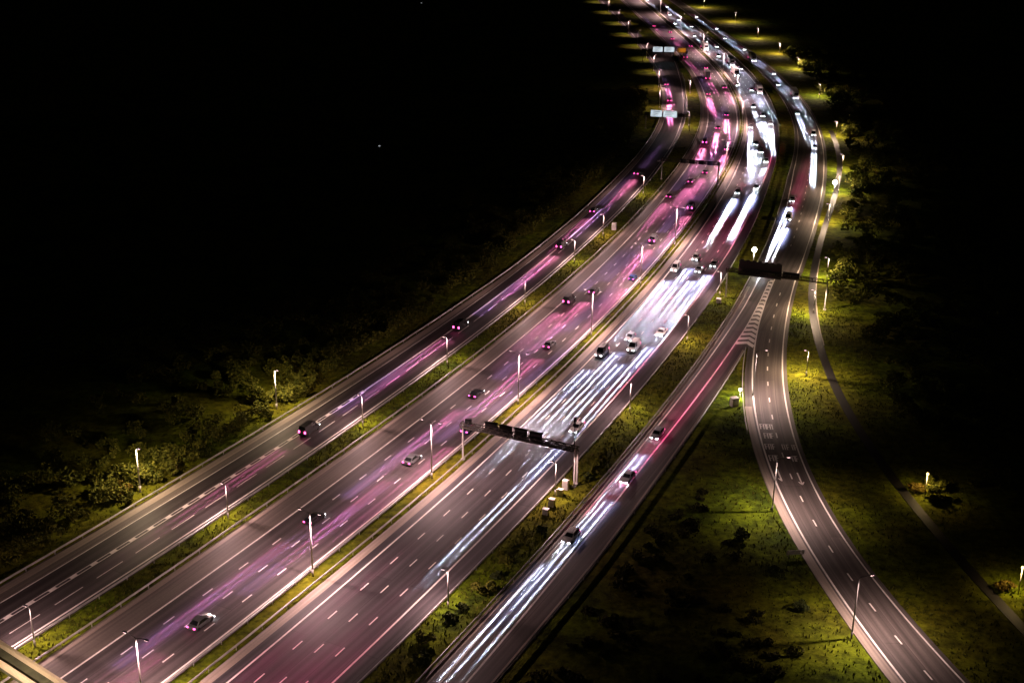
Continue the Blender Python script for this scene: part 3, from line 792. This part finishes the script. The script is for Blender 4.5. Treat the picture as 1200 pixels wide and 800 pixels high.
thicket('woodland', sp_, 'dark woodland mass right of the footpath', 'woodland', 'leaf_a', 260, .30)
sp_ = []
for i in range(420):
    y = random.uniform(120, 240); x = random.uniform(-20, 47); fy, fo = foot(x, y)
    r = random.uniform(.9, 1.9)
    if fo < SE(fy) + 3.0 + r or x > float(RLX(y)) - 11 - r - random.uniform(0, 7): continue
    sp_.append((x, y, r, r * random.uniform(.30, .6)))
thicket('darkening_bramble', sp_, 'dark bramble thickened to darken the unlit wedge between slip road and ramp', 'brambles', 'leaf_d', 190, .20)  # bramble made dense and dark so the unlit ground stays black
# rough grass standing on the verges
mb = MB()
def tuft(x, y, s):
    for k in range(5):
        a = random.uniform(0, 6.28); l = s * random.uniform(.5, 1.1); w = s * .22
        c, d = math.cos(a), math.sin(a); e = random.uniform(.15, .6) * l
        mb.face([(x - d * w, y + c * w, -.13), (x + d * w, y - c * w, -.13), (x + c * e, y + d * e, -.13 + l)])
for i in range(20000):
    t = random.random()
    if t < .26: y = random.uniform(140, 520); o = random.uniform(PR(y) + 1.6, ARL(y) - .3); p = at(y, o)
    elif t < .42: y = random.uniform(150, 360); o = random.uniform(BE(y) + .4, SRL(y) - .4); p = at(y, o)
    elif t < .72:
        y = random.uniform(150, 330); x = random.uniform(float(RRX(y)) + 1.2, float(PAX(y)) + 12); p = Vector((x, y, 0))
        if abs(x - float(PAX(y))) < 2: continue
    elif t < .9:
        y = random.uniform(150, 300); x = float(RLX(y)) - 3 - 26 * random.random() ** 1.5; p = Vector((x, y, 0)); q = at(y, SE(y) + 1)
        if x < q.x + (y - q.y) * .5 + 2: continue
    else: y = random.uniform(140, 420); p = at(y, PO(y) - random.uniform(.4, 6))
    tuft(p.x, p.y, random.uniform(.2, .6))
tag(mb.build('rough_grass', M['leaf_g']), 'rough tussocky grass on the verges between the roads', 'grass', None, 'stuff')
# distant lamps across the dark country on the left
for (x, y), w in (((-69.2, 961.0), 'farthest dim lamp alone in the dark country upper left'), ((-52.4, 493.5), 'dim lamp alone in the dark country left of the bend')):
    r_ = empty('field_lamp', (x, y, -.1)); p = MB(); p.tube((0, 0, 0), (0, 0, 5), .1, .07); p.build('column', M['pole'], r_)
    g = MB(); g.box((0, 0, 5.1), (.7, .45, .25)); g.build('lantern', M['glow_field'] if 'glow_field' in M else M.setdefault('glow_field', emit('dim field lamp', (.9, .95, 1), .05)), r_)
    tag(r_, w, 'street lamp')

# ------------------------------------------------------------------ vehicles
HEAD_H = 0.66
def beam(name, gain, color, core, d0, d1, f0, f1, reach):
    """Light laid on the road from d0 to d1 metres ahead, shaped to imitate light trails or their tint,
    faded in over d0..d0+f0 and out over d1-f1..d1. Returns (light data, downward tilt)."""
    a0, a1 = math.atan(HEAD_H / d0), math.atan(HEAD_H / d1)
    c = (a0 + a1) / 2; half = max((a0 - a1) / 2 * 1.05, math.atan(reach / d0)); tc = math.tan(c)
    k0 = d1 ** 3 / HEAD_H / 2500.0
    d = bpy.data.lights.new(name, 'SPOT'); d.energy = HEAD_GAIN * gain * k0; d.color = color
    d.spot_size = max(R(1.0), 2.1 * half); d.spot_blend = 0.04; d.shadow_soft_size = 0.04
    d.use_nodes = True; n = d.node_tree.nodes; l = d.node_tree.links
    em = n['Emission'] if 'Emission' in n else n.new('ShaderNodeEmission')
    tx = n.new('ShaderNodeTexCoord'); sp = n.new('ShaderNodeSeparateXYZ'); l.new(tx.outputs['Normal'], sp.inputs[0])
    f = math_node(n, l, 'ABSOLUTE', sp.outputs['Z'])
    ta = math_node(n, l, 'DIVIDE', math_node(n, l, 'MULTIPLY', sp.outputs['Y'], SIGN_Y), f)
    t = math_node(n, l, 'DIVIDE', math_node(n, l, 'ADD', ta, tc), math_node(n, l, 'SUBTRACT', 1.0, math_node(n, l, 'MULTIPLY', ta, tc)))
    dist = math_node(n, l, 'DIVIDE', HEAD_H, math_node(n, l, 'MAXIMUM', t, 0.003))
    w = math_node(n, l, 'DIVIDE', math_node(n, l, 'MULTIPLY', math_node(n, l, 'ABSOLUTE', math_node(n, l, 'DIVIDE', sp.outputs['X'], f)), dist), core)
    lat = math_node(n, l, 'EXPONENT', math_node(n, l, 'MULTIPLY', math_node(n, l, 'MULTIPLY', w, w), -1.0))
    def smooth(x, a, b):
        k = n.new('ShaderNodeMapRange'); k.interpolation_type = 'SMOOTHSTEP'; k.inputs['From Min'].default_value = a; k.inputs['From Max'].default_value = b
        l.new(x, k.inputs['Value']); return k.outputs[0]
    win = math_node(n, l, 'MULTIPLY', smooth(dist, d0, d0 + f0), math_node(n, l, 'SUBTRACT', 1.0, smooth(dist, d1 - f1, d1)))
    cube = math_node(n, l, 'DIVIDE', math_node(n, l, 'POWER', math_node(n, l, 'MINIMUM', dist, d1), 3.0), HEAD_H * k0)
    l.new(math_node(n, l, 'MULTIPLY', math_node(n, l, 'MULTIPLY', cube, lat), win), em.inputs['Strength'])
    return d, c
SIGN_Y = -1.0
WHITE = (0.74, 0.79, 1.0); LILAC = (0.66, 0.36, 1.0); RED = (1.0, 0.10, 0.30)  # lilac imitates the purple of outbound trails
G_IN, G_FAR, G_OUT, G_TAIL = 1.25, 0.22, 0.55, 0.26
ROLE = {  # role: {set of traffic: (light data, tilt)}
    'mid': {'near': beam('headlamp_trail_strip', G_IN, WHITE, 0.17, 7, 28, 2, 4, .30), 'far': beam('headlamp_trail_strip', G_FAR, WHITE, 0.20, 7, 30, 2, 4, .34), 'out': beam('headlamp_trail_strip', G_OUT, LILAC, 0.22, 7, 28, 2, 4, .36)},  # evenly bright narrow strips, shaped to imitate light trails
    'long': {'near': beam('headlamp_trail_strip', G_IN, WHITE, 0.17, 24, 70, 4, 16, .32), 'far': beam('headlamp_trail_strip', G_FAR, WHITE, 0.20, 26, 66, 4, 16, .36), 'out': beam('headlamp_trail_strip', G_OUT, LILAC, 0.24, 24, 64, 4, 26, .40)},
    'tail': {'near': beam('tail_trail_strip', G_TAIL * .2, RED, 0.30, 6, 40, 2, 26, .5), 'far': beam('tail_trail_strip', G_TAIL * .3, RED, 0.30, 6, 26, 2, 16, .5), 'out': beam('tail_trail_strip', G_TAIL * 1.3, (1.0, .20, .50), 0.20, 6, 64, 2, 36, .36)},  # tail light stretched along the road to imitate red trails
    'wash': {'near': beam('added_front_wash', 0.14, (.46, .50, 1.0), 1.3, 6, 34, 3, 20, 2.0), 'far': None, 'out': beam('added_front_wash', 0.22, LILAC, 1.6, 6, 60, 3, 34, 2.2)},  # added light at the car's centre line, tints the road ahead
    'added_tail_wash': {'near': beam('added_tail_wash', 0.28, RED, 1.5, 5, 75, 3, 45, 2.4), 'far': None, 'out': beam('added_tail_wash', 0.13, (1.0, .22, .42), 1.6, 5, 50, 3, 34, 2.2)}}  # added light without a lamp of its own, reddens the road behind
for k, g in (('mid', .35), ('long', .35), ('tail', .30), ('wash', .4), ('added_tail_wash', .3)):
    d_ = ROLE[k]['out'][0].copy(); d_.energy *= g; ROLE[k]['outfar'] = (d_, ROLE[k]['out'][1])
def role_light(role, parent, loc, back=False):
    d, tilt = ROLE[role]['near']
    o = add_light(d, parent, loc); o['role'] = role; o.rotation_euler = (R(90) - tilt, 0, math.pi if back else 0)
    return o

def wheel(mbt, x, y, r, w):
    mbt.tube((x - w / 2, y, r), (x + w / 2, y, r), r, r, 14)
def quad_panel(p00, p10, p11, p01, m0, out):
    c = (Vector(p00) + Vector(p10) + Vector(p11) + Vector(p01)) / 4
    nn = (Vector(p10) - Vector(p00)).cross(Vector(p01) - Vector(p00)).normalized() * out
    return [c + (Vector(p) - c) * m0 + nn for p in (p00, p10, p11, p01)]
def make_vehicle(kind):
    root = empty('van' if kind == 'van' else 'lorry' if kind == 'lorry' else 'car')
    mats = M['car_white']
    if kind == 'lorry':
        b = MB(); b.box((0, 4.6, 2.15), (2.4, 2.1, 2.7)); b.box((0, 4.5, 3.75), (2.2, 1.7, .5), taper=.85); b.box((0, 5.75, .75), (2.4, .25, .7)); b.build('cab', mats, root)
        b = MB(); b.box((0, -1.55, 2.55), (2.5, 9.6, 3.0)); b.build('box_body', M['car_white'], root)
        b = MB(); b.box((0, -.6, .75), (1.1, 10.5, .35)); b.build('chassis', M['dark'], root)
        b = MB(); b.face([(-1.05, 5.66, 2.1), (1.05, 5.66, 2.1), (1.05, 5.66, 3.2), (-1.05, 5.66, 3.2)]); b.build('windscreen', M['glass'], root)
        wy = (4.4, -1.4, -4.0, -5.2); yf, yr, hw, wr = 5.9, -6.36, 1.2, .5
    else:
        if kind == 'van': L, W, H, sh, prof = 5.4, 1.96, 2.35, 1.25, ((-2.65, 2.25), (2.0, 1.15), (-2.6, 1.05))
        elif kind == 'estate': L, W, H, sh = 4.7, 1.82, 1.46, .92
        elif kind == 'saloon': L, W, H, sh = 4.75, 1.84, 1.44, .90
        else: L, W, H, sh = 4.05, 1.76, 1.50, .93
        h2 = W / 2; b = MB()
        yf, yr = L / 2, -L / 2
        def ring(y, zb, zm, zt, hw): return [(-hw * .9, y, zb), (hw * .9, y, zb), (hw, y, zb + .14), (hw, y, zm), (hw * .93, y, zt), (-hw * .93, y, zt), (-hw, y, zm), (-hw, y, zb + .14)]
        hood = sh - .05 if kind != 'van' else sh + .02
        b.loft([ring(yr, .34, .62, sh * .93, h2 * .86), ring(yr + .16, .24, .68, sh, h2 * .96), ring(yr + .9, .22, .70, sh, h2), ring(yf - 1.35, .22, .70, sh, h2),
                ring(yf - .75, .22, .66, hood - .06, h2 * .99), ring(yf - .18, .24, .58, hood - .20, h2 * .93), ring(yf, .32, .52, hood - .32, h2 * .80)])
        if kind == 'van': c0, c1, r0, r1 = yr + .06, yf - .95, yr + .12, yf - 1.75
        elif kind == 'estate': c0, c1, r0, r1 = yr + .10, yf - 1.20, yr + .50, yf - 2.0
        elif kind == 'saloon': c0, c1, r0, r1 = yr + .55, yf - 1.25, yr + 1.25, yf - 2.05
        else: c0, c1, r0, r1 = yr + .08, yf - 1.05, yr + .50, yf - 1.85
        cw, rw = h2 * .93, h2 * .76
        B_ = [(-cw, c0, sh - .02), (cw, c0, sh - .02), (cw, c1, sh - .02), (-cw, c1, sh - .02)]; T_ = [(-rw, r0, H - .05), (rw, r0, H - .05), (rw, r1, H - .05), (-rw, r1, H - .05)]
        U_ = [(-rw * .86, r0 + .12, H), (rw * .86, r0 + .12, H), (rw * .86, r1 - .12, H), (-rw * .86, r1 - .12, H)]
        b.loft([B_, T_, U_]); b.build('body', mats, root)
        w = MB(); w.face(quad_panel(B_[2], B_[3], T_[3], T_[2], .88, .012)); w.build('windscreen', M['glass'], root)
        w = MB(); w.face(quad_panel(B_[0], B_[1], T_[1], T_[0], .84, .012)); w.build('rear_window', M['glass'], root)
        for q in ((B_[1], B_[2], T_[2], T_[1]), (B_[3], B_[0], T_[0], T_[3])):
            w = MB(); p = quad_panel(*q, .86, .012)
            if kind == 'van':
                i0 = 1 if q[0][0] > 0 else 0
                p = [p[0].lerp(p[1], .66), p[1], p[2], p[3].lerp(p[2], .66)] if q[0][0] > 0 else [p[0], p[1].lerp(p[0], .66), p[2].lerp(p[3], .66), p[3]]
            w.face(p); w.build('side_window', M['glass'], root)
        for sx in (-1, 1):
            m_ = MB(); m_.box((sx * (h2 + .07), c1 - .35, sh + .06), (.20, .12, .15)); m_.build('door_mirror', mats, root)
        wy = (yf - .82, yr + .80); hw = h2; wr = .32
    for y in wy:
        for sx in (-1, 1):
            t = MB(); wheel(t, sx * (hw - .10), y, wr, .24); t.build('wheel', M['tyre'], root, False)
    hz = HEAD_H; hx = hw * .74
    for sx in (-1, 1):
        yy = yf + (.02 if kind != 'lorry' else .0)
        h = MB()
        if kind == 'lorry': h.box((sx * hx, yf - .01, .72), (.42, .10, .22))
        else:
            lx = hw * .64; zc = hood - .43 if kind != 'van' else hood - .42
            h.loft([[(sx * lx + dx * .19, yf + dy - (.06 if dz > 0 else 0), zc + dz * .085) for dx, dz in ((-1, -1), (1, -1), (1.15, 0), (1, 1), (-1, 1), (-1.15, 0))] for dy in (-.12, .02)])
        h.build('headlight', M['head'], root)
        role_light('mid', root, (sx * hx, yf + .12, hz)); role_light('long', root, (sx * hx, yf + .14, hz)); role_light('tail', root, (sx * hx, yr - .2, hz), True)
        t = MB()
        if kind == 'lorry': t.box((sx * 1.0, yr - .04, .85), (.40, .08, .22))
        else: t.box((sx * hw * .74, yr - .0, sh * .80 if kind != 'van' else 1.05), (.34, .10, .20 if kind != 'van' else .5))
        t.build('tail_light', M['tail'], root)
    role_light('wash', root, (0, yf + .12, hz)); role_light('added_tail_wash', root, (0, yr - .2, hz), True)
    return root
vproto = {k: make_vehicle(k) for k in ('hatchback', 'saloon', 'estate', 'van', 'lorry')}
vused = set()
NOUN = {'hatchback': 'hatchback car', 'saloon': 'saloon car', 'estate': 'estate car', 'van': 'van', 'lorry': 'box lorry'}
def place_vehicle(kind, colour, loc, rz, label, group, inbound):
    o = copy_tree(vproto[kind])
    o.location = loc; o.rotation_euler = (0, 0, rz)
    for ch in o.children:
        if ch.name.split('.')[0] in ('body', 'cab', 'door_mirror'):
            ch.material_slots[0].link = 'OBJECT'; ch.material_slots[0].material = M['car_' + colour]
    key = ('out' if loc.y < 395 else 'outfar') if not inbound else 'near' if loc.y < 472 else 'far'
    for ch in list(o.children):
        if ch.type != 'LIGHT': continue
        use = ROLE[ch['role']][key]
        if use is None or ('wash' in ch['role'] and loc.y > 640): bpy.data.objects.remove(ch); continue
        ch.data = use[0]; ch.rotation_euler[0] = R(90) - use[1]
    tag(o, label, {'van': 'van', 'lorry': 'lorry'}.get(kind, 'car'), group)
    return o
KINDS = ['hatchback', 'saloon', 'estate', 'hatchback', 'saloon', 'van']
COLS = ['white', 'silver', 'silver', 'white', 'silver', 'white', 'silver', 'white', 'grey']
DARKS = ['black', 'grey', 'blue', 'black', 'grey', 'black', 'grey']
def lane_traffic(ys, lane, inbound, words, group, lorries=(), vans=()):
    for i, y in enumerate(sorted(ys)):
        kind = 'lorry' if y in lorries else 'van' if y in vans else random.choice(KINDS)
        c = 'white' if kind == 'lorry' else random.choice(COLS if inbound else DARKS)
        p = at(y, lane(y) + random.uniform(-.18, .18)); p.z = .004
        ordn = ORD[i]
        lab = '%s %s, %s from the camera in the %s' % (c, NOUN[kind], ordn, words)
        place_vehicle(kind, c, p, -heading(y) + (math.pi if inbound else 0), lab, group, inbound)
BLn = lambda i: (lambda y: BL(y) + (BR(y) - BL(y)) * (i + .5) / 4)
ALn = lambda i: (lambda y: AR(y) * (i + .5) / 4)
PLn = lambda i: ((lambda y: (PL(y) + PB(y)) / 2) if i == 0 else (lambda y: (PB(y) - 15.6) / 2) if i == 1 else (lambda y: (-15.6 + PR(y)) / 2))
inb = 'cars driving towards the camera'; outb = 'cars driving away from the camera'
lane_traffic((143, 150, 300, 366, 566, 668, 790, 905, 1040), BLn(0), True, 'inbound lane against the central reservation', inb, (790,), (300,))  # foremost cars in these four lanes: unseen, added to redden the road behind
lane_traffic((136, 312, 378, 456, 534, 612, 700, 760, 845, 950), BLn(1), True, 'second inbound lane from the central reservation', inb, (700,))
lane_traffic((141, 306, 368, 520, 590, 655, 735, 820, 925), BLn(2), True, 'third inbound lane from the central reservation', inb, (735,), (306,))
lane_traffic((134, 262, 318, 374, 464, 505, 575, 650, 720, 800, 890, 1000), BLn(3), True, 'inbound lane beside the hard shoulder', inb, (650,), ())
lane_traffic((330, 442, 530, 640, 760, 890), ALn(0), False, 'outbound lane beside the left shoulder', outb, (760,), (530,))
lane_traffic((156, 210, 268, 340, 465, 560, 690, 830), ALn(1), False, 'second outbound lane from the left', outb, (690,), ())
lane_traffic((178, 236, 300, 390, 480, 590, 720, 860), ALn(2), False, 'third outbound lane from the left', outb)
lane_traffic((252, 354, 430, 520, 660, 800), ALn(3), False, 'outbound lane against the central reservation', outb)
lane_traffic((238, 302, 374, 470), PLn(1), False, 'middle lane of the collector road', 'cars on the collector road')
lane_traffic((415, 620, 665), PLn(0), False, 'left lane of the collector road', 'cars on the collector road')
lane_traffic((224, 247, 266, 428, 452), lambda y: SL(y) + (1.15 if y < 230 else 2.3 if y < 250 else 1.6), True, 'left lane of the slip road', 'cars on the slip road', (), ())
lane_traffic((534, 556, 640, 705, 790, 880), lambda y: SL(y) + (RRm(y) - SL(y)) * .66, True, 'right lane of the merging carriageway', 'cars on the merging carriageway', (640,), ())
lane_traffic((600, 672, 750, 835, 940), lambda y: SL(y) + (RRm(y) - SL(y)) * .25, True, 'left lane of the merging carriageway', 'cars on the merging carriageway', (750,), ())

# the prototypes were only patterns for the copies
for k in vproto:
    for ch in list(vproto[k].children_recursive): bpy.data.objects.remove(ch)
    bpy.data.objects.remove(vproto[k])
